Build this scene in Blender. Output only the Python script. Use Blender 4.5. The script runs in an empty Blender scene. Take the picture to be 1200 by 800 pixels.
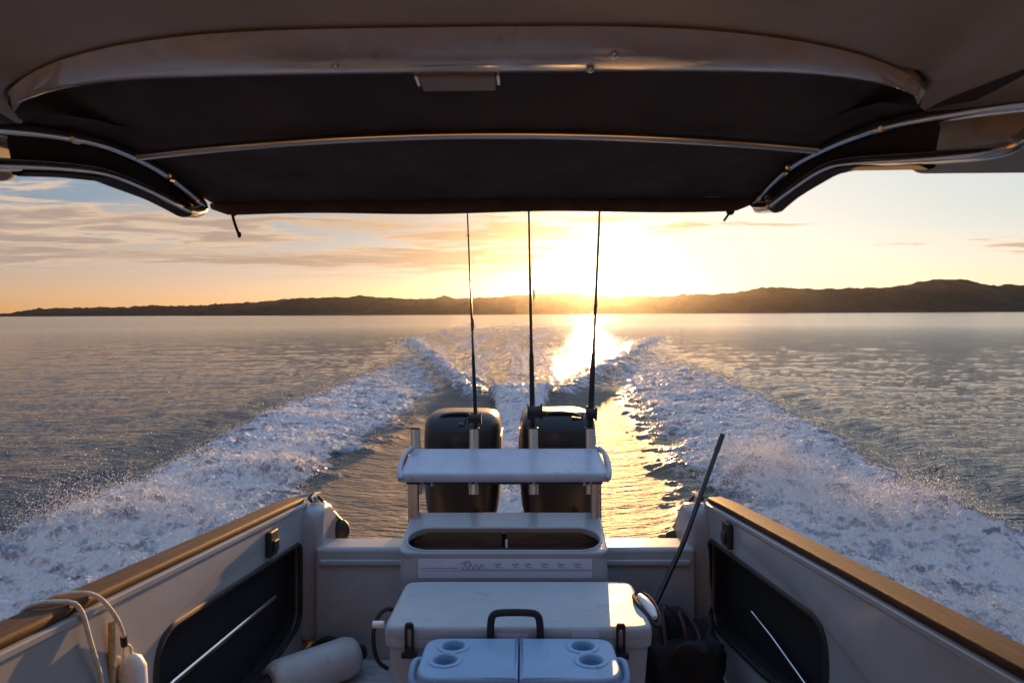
import bpy, bmesh, math, random
import numpy as np
from mathutils import Matrix, Vector
R = math.radians
random.seed(7)
rng = np.random.default_rng(11)
sc = bpy.context.scene
COL = sc.collection

# ------------------------------------------------------------------ frames
EYE_H = 2.1                                   # lens above the water
EYE = Vector((.093, 0, 1.5))                  # lens in the boat's own frame (x starboard, y aft, z up from the deck)
PITCH = R(3.5)                                # the planing boat rides bow-up
BOAT = Matrix.Translation((0, 0, EYE_H)) @ Matrix.Rotation(-PITCH, 4, 'X') @ Matrix.Translation(-EYE)
SUN_AZ, SUN_EL = R(5.6), R(2.6)
SUN_DIR = Vector((math.sin(SUN_AZ) * math.cos(SUN_EL), math.cos(SUN_AZ) * math.cos(SUN_EL), math.sin(SUN_EL)))

# ------------------------------------------------------------------ camera
yaw, pit, roll = math.atan(12 / 800), math.atan(32.5 / 800), R(.29)
f = Vector((-math.sin(yaw) * math.cos(pit), math.cos(yaw) * math.cos(pit), -math.sin(pit)))
r0 = f.cross(Vector((0, 0, 1))).normalized()
u0 = r0.cross(f)
rt = r0 * math.cos(roll) - u0 * math.sin(roll)
up = u0 * math.cos(roll) + r0 * math.sin(roll)
cd = bpy.data.cameras.new('camera')
cam = bpy.data.objects.new('camera', cd)
COL.objects.link(cam)
m = Matrix((rt, up, -f)).transposed().to_4x4()
m.translation = (0, 0, EYE_H)
cam.matrix_world = m
cd.sensor_width = 36
cd.lens = 24
cd.clip_start = .02
cd.clip_end = 40000
cd.dof.use_dof = True
cd.dof.focus_distance = 5.0
cd.dof.aperture_fstop = 7.1
sc.camera = cam

# ------------------------------------------------------------------ node helpers
class NT:
    def __init__(s, tree):
        s.t = tree; s.n = tree.nodes; s.l = tree.links
    def new(s, typ, **kw):
        n = s.n.new(typ)
        for k, v in kw.items():
            setattr(n, k, v)
        return n
    def put(s, sock, v):
        if isinstance(v, bpy.types.NodeSocket):
            s.l.new(v, sock)
        elif v is not None:
            if sock.type == 'RGBA' and len(v) == 3:
                v = (*v, 1)
            sock.default_value = v
    def math(s, op, a, b=None, c=None, clamp=False):
        n = s.new('ShaderNodeMath', operation=op, use_clamp=clamp)
        for i, v in enumerate((a, b, c)):
            if v is not None:
                s.put(n.inputs[i], v)
        return n.outputs[0]
    def mix(s, fac, a, b, blend='MIX'):
        n = s.new('ShaderNodeMix', data_type='RGBA', blend_type=blend)
        s.put(n.inputs[0], fac); s.put(n.inputs[6], a); s.put(n.inputs[7], b)
        return n.outputs[2]
    def noise(s, vec, scale, detail=4, rough=.5, dist=0):
        n = s.new('ShaderNodeTexNoise')
        if vec is not None:
            s.put(n.inputs['Vector'], vec)
        n.inputs['Scale'].default_value = scale
        n.inputs['Detail'].default_value = detail
        n.inputs['Roughness'].default_value = rough
        n.inputs['Distortion'].default_value = dist
        return n.outputs[0]
    def ramp(s, v, a, b, smooth=True):
        n = s.new('ShaderNodeMapRange', interpolation_type='SMOOTHSTEP' if smooth else 'LINEAR')
        s.put(n.inputs[0], v); s.put(n.inputs[1], a); s.put(n.inputs[2], b)
        return n.outputs[0]
    def scale(s, vec, xyz):
        n = s.new('ShaderNodeVectorMath', operation='MULTIPLY')
        s.put(n.inputs[0], vec); s.put(n.inputs[1], xyz)
        return n.outputs[0]
    def bump(s, h, strength, dist, normal=None):
        n = s.new('ShaderNodeBump')
        s.put(n.inputs['Strength'], strength); n.inputs['Distance'].default_value = dist
        s.put(n.inputs['Height'], h)
        if normal is not None:
            s.put(n.inputs['Normal'], normal)
        return n.outputs[0]

def mat(name, col, rough=.5, metal=0, var=.12, vscale=6, bump=0, bscale=60, coat=0, rvar=.1, streak=(1, 1, 1), ior=1.45, spec=.5):
    """a painted, worn surface: colour and gloss vary a little, dust gathers in blotches"""
    M = bpy.data.materials.new(name); M.use_nodes = True
    g = NT(M.node_tree); bs = g.n['Principled BSDF']
    tc = g.new('ShaderNodeTexCoord')
    v = g.scale(tc.outputs['Object'], streak)
    n1 = g.noise(v, vscale, 5, .6)
    dark = tuple(c * (1 - var) for c in col); lite = tuple(min(1, c * (1 + var)) for c in col)
    g.put(bs.inputs['Base Color'], g.mix(g.ramp(n1, .3, .7), dark, lite))
    n2 = g.noise(v, vscale * 3.7, 4, .6)
    g.put(bs.inputs['Roughness'], g.math('MULTIPLY_ADD', g.math('SUBTRACT', n2, .5), rvar * 2, rough, clamp=True))
    bs.inputs['Metallic'].default_value = metal
    bs.inputs['IOR'].default_value = ior
    bs.inputs['Specular IOR Level'].default_value = spec
    bs.inputs['Coat Weight'].default_value = coat
    bs.inputs['Coat Roughness'].default_value = .12
    if bump:
        g.put(bs.inputs['Normal'], g.bump(g.noise(v, bscale, 3, .5), bump, .002))
    return M

# ------------------------------------------------------------------ materials
M = {}
M['gelcoat'] = mat('white_gelcoat', (.32, .325, .345), .32, var=.06, vscale=3, bump=.08, bscale=14, coat=.3)
M['deck'] = mat('speckled_deck', (.42, .43, .46), .6, var=.18, vscale=30, bump=.5, bscale=180)
M['teak'] = mat('oiled_teak', (.058, .029, .015), .68, spec=.2, var=.35, vscale=14, bump=.25, bscale=60, streak=(6, .5, 6))
M['teakin'] = mat('brown_ply', (.10, .055, .03), .5, var=.3, vscale=10, streak=(.6, 5, 5))
M['black'] = mat('black_plastic', (.014, .014, .016), .5, var=.2, bump=.15, bscale=120)
M['rubber'] = mat('black_rubber', (.014, .014, .015), .6, var=.2)
M['pocket'] = mat('charcoal_liner', (.010, .010, .012), .75, var=.2, vscale=9)
M['steel'] = mat('polished_steel', (.62, .61, .60), .16, 1, var=.05, rvar=.06, vscale=9)
M['alloy'] = mat('anodised_alloy', (.5, .5, .53), .3, 1, var=.06)
M['board'] = mat('grey_white_board', (.40, .42, .49), .3, var=.07, vscale=8, coat=.25)
M['chest'] = mat('white_chest_plastic', (.37, .40, .43), .5, spec=.3, var=.05, vscale=5, bump=.2, bscale=160)
M['blue'] = mat('pale_blue_plastic', (.23, .38, .57), .45, var=.06, vscale=5, bump=.15, bscale=120)
M['canvas'] = mat('dark_canvas', (.066, .051, .046), .85, var=.22, vscale=5, bump=.5, bscale=9, spec=.25)
M['hem'] = mat('dark_canvas_hem', (.080, .061, .055), .8, var=.2, vscale=9, bump=.3, bscale=200, spec=.25)
M['headliner'] = mat('taupe_headliner', (.34, .27, .195), .5, var=.14, vscale=2.2, bump=.1, bscale=12)
M['lip'] = mat('glossy_moulding', (.42, .37, .33), .13, var=.12, vscale=5, bump=.1, bscale=9, coat=.3, rvar=.12)
M['cowl'] = mat('dark_cowl_paint', (.012, .010, .011), .42, var=.15, coat=.1)
M['rod'] = mat('rod_blank', (.012, .010, .010), .3, var=.15)
M['cork'] = mat('grip_foam', (.02, .018, .018), .8)
M['fender'] = mat('grey_vinyl_fender', (.46, .47, .48), .45, var=.1)
M['white'] = mat('white_vinyl', (.75, .74, .72), .4, var=.06)
M['rope'] = mat('cream_rope', (.62, .56, .46), .8, var=.2, vscale=60, bump=.8, bscale=140)
M['tan'] = mat('yellow_lit_rope', (.50, .34, .17), .8, var=.2, vscale=60, bump=.8, bscale=140)  # rope colour with the yellow sunlight on it painted in
M['cord'] = mat('dark_cord', (.02, .02, .02), .8, var=.2, bump=.6, bscale=200)
M['bag'] = mat('black_tote_cloth', (.013, .011, .012), .85, var=.25, vscale=12, bump=.5, bscale=90)
M['red'] = mat('dull_red_webbing', (.06, .014, .016), .8, var=.25, vscale=30)
M['plate'] = mat('beige_plastic', (.24, .19, .16), .5, var=.08)
M['sticker'] = mat('pale_sticker', (.52, .55, .66), .35, var=.05)
M['ink'] = mat('blue_ink', (.22, .25, .36), .5, var=.15)

def grime(Mt, col, lo, hi, scale, amount=.7, stretch=(1, 1, 1), seed=0):
    """scuffs and stains of their own shape laid over a material"""
    g = NT(Mt.node_tree); bs = g.n['Principled BSDF']
    src = bs.inputs['Base Color'].links[0].from_socket
    tc = g.new('ShaderNodeTexCoord')
    ad = g.new('ShaderNodeVectorMath', operation='ADD'); g.put(ad.inputs[0], g.scale(tc.outputs['Object'], stretch)); ad.inputs[1].default_value = (seed, seed * 1.7, seed * .6)
    n = g.noise(ad.outputs[0], scale, 7, .68, .4)
    g.put(bs.inputs['Base Color'], g.mix(g.math('MULTIPLY', g.ramp(n, lo, hi), amount), src, col))
def weave(Mt, scale, strength):
    g = NT(Mt.node_tree); bs = g.n['Principled BSDF']
    tc = g.new('ShaderNodeTexCoord')
    w = []
    for ax in ('X', 'Y'):
        t = g.new('ShaderNodeTexWave', bands_direction=ax); g.put(t.inputs['Vector'], tc.outputs['Object']); t.inputs['Scale'].default_value = scale
        w.append(t.outputs['Fac'])
    prev = bs.inputs['Normal'].links[0].from_socket
    g.put(bs.inputs['Normal'], g.bump(g.math('MULTIPLY', w[0], w[1]), strength, .0006, prev))
grime(M['headliner'], (.055, .042, .034), .60, .74, 3.2, .75, seed=3)
grime(M['headliner'], (.38, .31, .23), .58, .70, 7, .5, seed=8)
grime(M['lip'], (.10, .08, .07), .56, .72, 6, .5, seed=5)
grime(M['lip'], (.5, .44, .38), .60, .66, 22, .4, (1, 3, 1), seed=2)
grime(M['gelcoat'], (.20, .18, .16), .58, .74, 4.5, .45, (1, 1, .5), seed=6)
grime(M['chest'], (.20, .18, .17), .60, .72, 6, .4, seed=4)
grime(M['chest'], (.16, .15, .14), .63, .66, 24, .5, (.3, 2, 1), seed=9)
grime(M['blue'], (.10, .18, .30), .60, .68, 14, .45, (1, .4, 1), seed=7)
grime(M['board'], (.16, .15, .16), .57, .66, 16, .5, (1, .35, 1), seed=1)
grime(M['cowl'], (.07, .065, .06), .57, .72, 9, .5, (1, 1, .4), seed=2)
grime(M['fender'], (.16, .15, .14), .55, .68, 9, .55, seed=2)
grime(M['teak'], (.095, .062, .04), .52, .70, 5, .5, (5, .6, 5), seed=3)
weave(M['canvas'], 90, .35)

# ------------------------------------------------------------------ mesh helpers (boat frame)
NARROW = {'on': False}
class MB:
    def __init__(s):
        s.bm = bmesh.new()
    def box(s, c, size, bevel=.0, seg=3, rot=None, taper=None):
        b = bmesh.new()
        bmesh.ops.create_cube(b, size=1)
        for v in b.verts:
            k = 1
            if taper and v.co.z < 0: k = taper
            v.co = Vector((v.co.x * size[0] * k, v.co.y * size[1] * k, v.co.z * size[2]))
        if bevel:
            bmesh.ops.bevel(b, geom=list(b.edges) + list(b.verts), offset=bevel, segments=seg, profile=.5, affect='EDGES')
        mt = Matrix.Translation(c) @ (rot.to_4x4() if rot else Matrix())
        bmesh.ops.transform(b, matrix=mt, verts=b.verts)
        s.join(b); return s
    def join(s, b):
        me = bpy.data.meshes.new('tmp'); b.to_mesh(me); b.free()
        s.bm.from_mesh(me); bpy.data.meshes.remove(me)
    def rings(s, rings, cap=True, closed=False):
        vs = [[s.bm.verts.new(p) for p in r] for r in rings]
        n = len(vs[0])
        last = len(vs) if closed else len(vs) - 1
        for i in range(last):
            a, b = vs[i], vs[(i + 1) % len(vs)]
            for j in range(n):
                s.bm.faces.new((a[j], a[(j + 1) % n], b[(j + 1) % n], b[j]))
        if cap and not closed:
            s.bm.faces.new(list(reversed(vs[0]))); s.bm.faces.new(vs[-1])
        return s
    def grid(s, rows):
        vs = [[s.bm.verts.new(p) for p in r] for r in rows]
        for i in range(len(vs) - 1):
            for j in range(len(vs[0]) - 1):
                s.bm.faces.new((vs[i][j], vs[i][j + 1], vs[i + 1][j + 1], vs[i + 1][j]))
        return s
    def tube(s, path, r, n=12, smooth=0, closed=False, flat=1.0):
        P = [Vector(p) for p in path]
        for _ in range(smooth):
            Q = [] if closed else [P[0]]
            k = len(P)
            for i in range(k if closed else k - 1):
                a, b = P[i], P[(i + 1) % k]
                Q += [a.lerp(b, .25), a.lerp(b, .75)]
            if not closed: Q.append(P[-1])
            P = Q
        rad = r if isinstance(r, (list, tuple)) else None
        rr = []
        u = None; k = len(P)
        for i in range(k):
            if closed: t = P[(i + 1) % k] - P[i - 1]
            else: t = P[min(i + 1, k - 1)] - P[max(i - 1, 0)]
            t.normalize()
            if u is None:
                u = t.cross(Vector((0, 0, 1)) if abs(t.z) < .9 else Vector((1, 0, 0))).normalized()
            else:
                u = (u - t * u.dot(t)).normalized()
            w = t.cross(u)
            if rad:
                x = i / (k - 1) * (len(rad) - 1); i0 = min(int(x), len(rad) - 2)
                q = rad[i0] + (rad[i0 + 1] - rad[i0]) * (x - i0)
            else: q = r
            rr.append([P[i] + u * math.cos(2 * math.pi * j / n) * q + w * math.sin(2 * math.pi * j / n) * q * flat for j in range(n)])
        return s.rings(rr, cap=not closed, closed=closed)
    def ball(s, c, r, seg=20):
        r = r if isinstance(r, (tuple, list)) else (r, r, r)
        b = bmesh.new()
        bmesh.ops.create_uvsphere(b, u_segments=seg, v_segments=seg // 2 + 2, radius=1)
        bmesh.ops.transform(b, matrix=Matrix.Translation(c) @ Matrix.Diagonal((*r, 1)), verts=b.verts)
        s.join(b); return s
    def plate(s, outline, holes, thick, mt, bevel=.004, res=3):
        """flat outline (with holes) given thickness and rounded edges; mt maps its plane into the boat frame"""
        cu = bpy.data.curves.new('tmp', 'CURVE'); cu.dimensions = '2D'; cu.fill_mode = 'BOTH'
        cu.extrude = max(thick / 2 - bevel, .0001); cu.bevel_depth = bevel; cu.bevel_resolution = res; cu.offset = -bevel
        for pts in [outline] + holes:
            sp = cu.splines.new('POLY'); sp.points.add(len(pts) - 1); sp.use_cyclic_u = True
            for p, q in zip(sp.points, pts): p.co = (q[0], q[1], 0, 1)
        o = bpy.data.objects.new('tmp', cu); COL.objects.link(o)
        dg = bpy.context.evaluated_depsgraph_get()
        me = bpy.data.meshes.new_from_object(o.evaluated_get(dg))
        b = bmesh.new(); b.from_mesh(me)
        bmesh.ops.remove_doubles(b, verts=b.verts, dist=1e-5)
        bmesh.ops.transform(b, matrix=mt, verts=b.verts)
        bpy.data.objects.remove(o); bpy.data.curves.remove(cu); bpy.data.meshes.remove(me)
        s.join(b); return s
    def build(s, name, material, parent=None, sharp=35, base=None, fix=True):
        if NARROW['on']:                     # the hull draws in a little towards the stern
            for v in s.bm.verts:
                v.co.x -= math.copysign(.05 * min(1.3, max(0, (v.co.y - 2) / 1.4)), v.co.x)
        if fix: bmesh.ops.recalc_face_normals(s.bm, faces=s.bm.faces)
        o3 = Vector(parent['_b']) if parent is not None else Vector(base if base is not None else (0, 0, 0))
        bmesh.ops.translate(s.bm, verts=s.bm.verts, vec=-o3)
        me = bpy.data.meshes.new(name); s.bm.to_mesh(me); s.bm.free()
        me.shade_smooth(); me.set_sharp_from_angle(angle=R(sharp))
        me.materials.append(material)
        o = bpy.data.objects.new(name, me); COL.objects.link(o)
        o.modifiers.new('even_normals', 'WEIGHTED_NORMAL').keep_sharp = True
        o['_b'] = tuple(o3)
        if parent is not None: o.parent = parent
        else: o.matrix_world = BOAT @ Matrix.Translation(o3)
        return o

def tag(o, label, cat, group=None):
    o['label'] = label; o['category'] = cat
    if group: o['group'] = group
    return o
def thing(name, label, cat, base, group=None):
    o = bpy.data.objects.new(name, None); COL.objects.link(o)
    o.empty_display_size = .1
    o['_b'] = tuple(base)
    o.matrix_world = BOAT @ Matrix.Translation(base)
    return tag(o, label, cat, group)
def copy_tree(o, parent=None):
    c = o.copy(); COL.objects.link(c)
    if parent is not None: c.parent = parent
    for ch in list(o.children): copy_tree(ch, c)
    return c
def rrect(x0, y0, x1, y1, r, n=6):
    pts = []
    for cx, cy, a in ((x1 - r, y1 - r, 0), (x0 + r, y1 - r, 90), (x0 + r, y0 + r, 180), (x1 - r, y0 + r, 270)):
        for i in range(n + 1):
            t = R(a + 90 * i / n); pts.append((cx + r * math.cos(t), cy + r * math.sin(t)))
    return pts
def roundpoly(pts, r, n=6):
    out = []; k = len(pts)
    for i in range(k):
        p, a, b = Vector(pts[i]), Vector(pts[i - 1]), Vector(pts[(i + 1) % k])
        rr = r[i] if isinstance(r, (list, tuple)) else r
        rr = min(rr, (a - p).length * .45, (b - p).length * .45)
        q0 = p + (a - p).normalized() * rr; q1 = p + (b - p).normalized() * rr
        for j in range(n + 1):
            t = j / n; out.append(tuple((q0 * (1 - t) ** 2 + p * 2 * t * (1 - t) + q1 * t * t)))
    return out
def sring(cx, cy, z, hx, hy, p=3.5, n=40):
    o = []
    for i in range(n):
        t = 2 * math.pi * i / n
        c, s_ = math.cos(t), math.sin(t)
        o.append((cx + hx * math.copysign(abs(c) ** (2 / p), c), cy + hy * math.copysign(abs(s_) ** (2 / p), s_), z))
    return o
YZ = lambda x: Matrix(((0, 0, 1, x), (1, 0, 0, 0), (0, 1, 0, 0), (0, 0, 0, 1)))     # plane coords (y,z) at x
XZ = lambda y: Matrix(((1, 0, 0, 0), (0, 0, -1, y), (0, 1, 0, 0), (0, 0, 0, 1)))    # plane coords (x,z) at y
XY = lambda z: Matrix.Translation((0, 0, z))
def ip(x, xs, ys): return float(np.interp(x, xs, ys))
HAZE_D = .000013
SUN_E = 4.2
SKY_S = .12
EXPO = 1.3
CLOUD = .92
CL_EDGE = (3.2, 2.3, 1.5); CL_CORE = (1.5, 1.13, .95); CL_SUN = (2.5, 1.55, .68)
SKY_MUL = (.50, .68, 1.30); KC = .33; AUREOLE = (.6, .52, .36); HOR_ADD = (1.4, .42, .3)
GLOW1 = (14, 10, 5); GLOW2 = (.2, .1, .03)
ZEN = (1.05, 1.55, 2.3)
VEIL = (1.25, 1.15, .85)
# ------------------------------------------------------------------ the boat: hull, cockpit, hardtop
boat = thing('motor_boat', 'white fishing boat with teak capped cockpit and hard roof, seen looking aft', 'boat', (0, 1.5, 0))
def cap_z(y): return ip(y, [-1.5, 1.4, 1.6, 2.0, 2.3, 3.5, 3.75], [.96, .852, .838, .815, .802, .752, .738])
ys = list(np.linspace(-1.4, 3.52, 26))
for sx in (-1, 1):
    NARROW['on'] = True
    pk = [(3.445, .562), (3.445, .16), (2.92, .09), (2.16, .36), (2.17, .615)] if sx < 0 else [(3.465, .575), (3.47, .16), (2.686, .225), (2.23, .40), (2.24, .625)]
    pk = [(y, z) for y, z in pk]
    hole = roundpoly(pk, [.06, .09, .14, .10, .12])
    outl = [(-1.4, -.02), (3.60, -.02), (3.60, .60)] + [(y, cap_z(y) - .025) for y in (3.56, 3.5, 3.2, 2.8, 2.4, 2.0, 1.6, 1.4, -1.4)]
    outl = roundpoly(outl, [.01, .01, .05, .05] + [.0] * 8)
    p = MB().plate(outl, [hole], .035, YZ(sx * 1.0975), .007).build('cockpit_side', M['gelcoat'], boat)
    # recess behind the opening
    b = MB(); n = len(hole)
    b.rings([[(sx * x, y + 0, z) for y, z in hole] for x in (1.10, 1.152)], cap=False)
    vs = [b.bm.verts.new((sx * 1.152, y, z)) for y, z in hole]; b.bm.faces.new(vs)
    pocket = b.build('side_pocket', M['pocket'], boat)
    b = MB().tube([(sx * 1.082, y, z) for y, z in hole], .013, 10, closed=True)
    rim = b.build('pocket_rim', M['rubber'], pocket)
    b = MB()
    if sx < 0: b.tube([(-1.12, 2.18, .37), (-1.12, 2.34, .388), (-1.12, 3.15, .372), (-1.12, 3.22, .37)], .011, 10)
    else: b.tube([(1.12, 2.3, .27), (1.12, 2.49, .32), (1.12, 2.784, .365), (1.12, 3.0, .385)], .006, 10)
    b.build('pocket_rail', M['steel'], pocket)
    # black strap bracket above each pocket
    yb, zb = (3.05, .668) if sx < 0 else (3.147, .678)
    b = MB().box((sx * 1.066, yb, zb), (.026, .085, .115), .008)
    b.box((sx * 1.049, yb, zb - .01), (.014, .05, .05), .005)
    b.build('pocket_latch', M['black'], boat)
    # white lip and teak cap along the gunwale
    b = MB()
    rr = []
    for y in ys:
        z = cap_z(y)
        rr.append([(sx * x, y, z + q) for x, q in ((1.078, -.028), (1.072, -.020), (1.072, -.006), (1.080, -.001), (1.20, -.001), (1.20, -.028))])
    b.rings(rr).build('gunwale_lip', M['gelcoat'], boat)
    b = MB(); rr = []
    for k, y in enumerate(ys):
        z = cap_z(y); e = .006 if k in (0, len(ys) - 1) else 0
        rr.append([(sx * x, y, z + q) for x, q in ((1.086 + e, .001), (1.083 + e, .008), (1.084 + e, .020 - e), (1.092 + e, .028 - e), (1.165 - e, .030 - e), (1.178 - e, .024 - e), (1.182 - e, .012), (1.178 - e, .001))])
    b.rings(rr).build('teak_cap', M['teak'], boat, sharp=50)
    NARROW['on'] = False
    # outer hull skin, falling away aft of the transom
    yo = [-1.4, 0, 1.5, 2.6, 3.5, 3.72, 3.85, 4.0, 4.15, 4.28]
    zt = [.93, .90, .82, .77, .735, .70, .62, .53, .43, .36]
    b = MB(); rr = []
    for y, z in zip(yo, zt):
        xi = ip(y, [-1.4, 2, 3.4, 4.28], [1.165, 1.165, 1.115, 1.04])
        zb_ = -1.0
        rr.append([(sx * xi, y, z), (sx * (xi + .022), y, z + .006), (sx * (xi + .04), y, z), (sx * (xi + .035), y, .1), (sx * (xi - .05), y, zb_), (sx * (xi - .12), y, zb_), (sx * xi, y, .1)])
    b.rings(rr).build('hull_side', M['gelcoat'], boat, sharp=45)
    # rounded corner post between gunwale and transom
    co = [(3.455, .05), (3.455, .50), (3.46, .66), (3.48, .715), (3.56, .735), (3.66, .72), (3.78, .62), (3.90, .50), (3.90, .05)]
    b = MB().plate(roundpoly(co, .05), [], .13, YZ(sx * .992), .032, 6).build('corner_post', M['gelcoat'], boat)
# transom wall with its notched top
b = MB().box((0, 3.51, .19), (1.90, .20, .71), .022, 4)
b.build('transom', M['gelcoat'], boat)
b = MB().box((0, 3.403, .475), (1.84, .02, .03), .008)
b.build('transom_moulding', M['gelcoat'], boat)
# splash well floor between transom and engines
b = MB().box((0, 3.86, .10), (2.2, .56, .06), .02)
b.box((0, 4.13, -.28), (1.9, .06, .86), .02)
b.build('splash_well', M['gelcoat'], boat)
# cockpit sole
b = MB().box((0, .95, -.035), (2.14, 4.9, .07), .0)
b.build('cockpit_floor', M['deck'], boat)
# stern cleats and black fender balls by the corner posts
for sx in (-1, 1):
    c = MB()
    cx, cy, cz = sx * 1.0, 3.60, .735
    c.tube([(cx - .0, cy - .075, cz + .03), (cx, cy - .03, cz + .036), (cx, cy + .03, cz + .036), (cx, cy + .075, cz + .03)], [.007, .010, .010, .007], 10)
    c.tube([(cx, cy - .025, cz - .02), (cx, cy - .025, cz + .034)], .008, 8).tube([(cx, cy + .025, cz - .02), (cx, cy + .025, cz + .034)], .008, 8)
    c.build('stern_cleat', M['steel'], boat)
# cabin bulkheads round the helm, behind the lens
b = MB().box((0, -1.6, 1.0), (2.3, .06, 2.0), .01)
for sx in (-1, 1):
    b.box((sx * 1.17, -.95, 1.0), (.05, 1.3, 2.0), .01)
b.build('cabin_wall', M['headliner'], boat)

# hardtop: a moulded roof with a round-cornered bay cut in its aft edge
HZT = EYE.z + .46
cut = [(-.625, 1.085), (.625, 1.085), (.83, 1.30), (1.00, 1.60), (1.02, 1.70)]
def lipy(x): return 1.085 - .010 * (1 - (x / .6) ** 2)
fr = [(x, 1.105 + .0 - .012 * math.cos(x * 2.2)) for x in np.linspace(-.60, .60, 25)]
bay = [(-1.02, 1.72), (-1.005, 1.62), (-.955, 1.47), (-.872, 1.32), (-.845, 1.235), (-.80, 1.17), (-.735, 1.125), (-.67, 1.105)] + fr + [(.68, 1.106), (.745, 1.13), (.79, 1.175), (.815, 1.24), (.84, 1.32), (.885, 1.47), (.935, 1.62), (.94, 1.72)]
outl = [(-1.40, -1.5), (1.40, -1.5), (1.40, 1.60), (1.36, 1.645), (.96, 1.645)]
inner = [p for p in bay if p[1] < 1.64]
outl = [(1.40, -1.5), (1.40, 1.60), (1.37, 1.645)] + [(.962, 1.645), (.942, 1.635)] + list(reversed(inner)) + [(-1.012, 1.635), (-1.03, 1.645)] + [(-1.37, 1.645), (-1.40, 1.60), (-1.40, -1.5)]
b = MB().plate(outl, [], .10, XY(HZT + .05), .022, 5)
roof = b.build('hardtop', M['headliner'], boat, sharp=50)
# glossy moulding that rings the bay and rolls up to its edge
q = [Vector((x, y, 0)) for x, y in inner if y < 1.25]
rows = []
for k, p in enumerate(q):
    t = (q[min(k + 1, len(q) - 1)] - q[max(k - 1, 0)]).normalized()
    n = Vector((t.y, -t.x, 0)); n = -n if n.y > .2 else n
    if abs(n.y) < .25 and n.x * p.x < 0: n = -n
    xa = abs(p.x + .0175) / .80
    wdt = .158 - .150 * min(1, max(0, (xa - .40) / .62)) ** 1.3
    row = []
    for u in np.linspace(0, 1, 11):
        z = HZT - .004 - .014 * math.sin(math.pi * min(1, u * 1.02)) ** .8
        row.append((p.x + n.x * wdt * u - n.x * .003, p.y + n.y * wdt * u - n.y * .003, z + (.014 * (1 - u / .08) if u < .08 else 0)))
    rows.append(row)
for _ in range(8):            # ease the corners
    rows = [[tuple((Vector(rows[max(k - 1, 0)][c]) + Vector(rows[k][c]) * 2 + Vector(rows[min(k + 1, len(rows) - 1)][c])) / 4) if c > 1 else rows[k][c] for c in range(11)] for k in range(len(rows))]
MB().grid(rows).build('roof_lip', M['lip'], roof, sharp=60)
MB().box((-.012, 1.130, HZT - .003), (.125, .058, .010), .003).build('roof_light', M['plate'], roof)
for sx in (-1, 1):
    MB().box((-.012 + sx * .067, 1.122, HZT - .001), (.007, .04, .010), .003).build('light_clip', M['steel'], roof)
for x, y in ((-.19, 1.03), (.23, 1.0), (.20, 1.05)):
    MB().ball((x, y, HZT - .019), (.007, .007, .004), 12).build('screw_cap', M['steel'], roof)
for x0 in (-1.4, .925):
    w_ = .386 if x0 < 0 else .475
    MB().box((x0 + w_ / 2, 1.37, EYE.z + .387 + .05), (w_, .27, .10), .035, 5).build('roof_wing', M['headliner'], roof, sharp=60)
# ------------------------------------------------------------------ canvas awning on its tube frame
E_ = EYE.z
aw = thing('awning', 'dark canvas awning stretched on a bent steel tube frame behind the hard roof', 'awning', (0, 1.5, E_ + .45))
def crown(x, y):
    u = (x + .01) / .80
    c = ip(y, [1.05, 1.3, 1.47, 1.70, 1.93], [.545, .515, .487, .468, .438])
    s_ = ip(y, [1.05, 1.3, 1.47, 1.70, 1.93], [.485, .478, .474, .476, .436])
    sag = -.012 * math.sin(math.pi * np.clip((y - 1.47) / .46, 0, 1)) * (1 - u * u) - .010 * math.sin(math.pi * np.clip((y - 1.05) / .42, 0, 1))
    return E_ + s_ + (c - s_) * (1 - abs(u) ** 2.2) + sag
rows = []
for y in np.linspace(1.03, 1.925, 36):
    hw0 = ip(y, [1.03, 1.30, 1.40, 1.75, 1.86, 1.925], [-.95, -.93, -.82, -.815, -.81, -.79]); hw1 = ip(y, [1.03, 1.30, 1.40, 1.75, 1.86, 1.925], [.93, .90, .80, .775, .765, .745])
    rows.append([(x, y, crown(x, y) + .0015 * math.sin(x * 31 + y * 17)) for x in np.linspace(hw0, hw1, 50)])
MB().grid(rows).build('roof_canvas', M['canvas'], aw, sharp=80)
# doubled hem across the aft edge
rows = []
for t in np.linspace(0, 2 * math.pi, 13):
    rows.append([(x, 1.925 + .012 * math.sin(t), crown(x, 1.925) - (.014 + .020 * math.cos(t)) * min(1, .45 + (min(x + .79, .745 - x)) / .09) + .003 * math.sin(x * 9)) for x in np.linspace(-.79, .745, 70)])
MB().grid(rows).build('aft_hem', M['hem'], aw, sharp=60)
TU = {-1: [(-.83, .60, .25), (-.815, .95, .335), (-.80, 1.15, .393), (-.80, 1.30, .430), (-.80, 1.44, .456), (-.80, 1.62, .462), (-.80, 1.75, .449), (-.80, 1.87, .428)],
      1: [(.83, .60, .25), (.80, .96, .352), (.80, 1.13, .397), (.80, 1.305, .439), (.785, 1.47, .460), (.765, 1.66, .468), (.755, 1.78, .452), (.75, 1.90, .428)]}
TL = {-1: [(-.83, .60, .19), (-.80, 1.15, .331), (-.80, 1.31, .370), (-.80, 1.45, .397), (-.80, 1.62, .398), (-.80, 1.74, .392), (-.80, 1.80, .389)],
      1: [(1.06, 1.16, .47), (.95, 1.078, .394), (.86, 1.021, .335), (.815, 1.01, .303), (.80, 1.05, .306), (.795, 1.20, .342), (.79, 1.45, .408), (.775, 1.54, .420), (.76, 1.70, .404), (.75, 1.79, .390)]}
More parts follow.
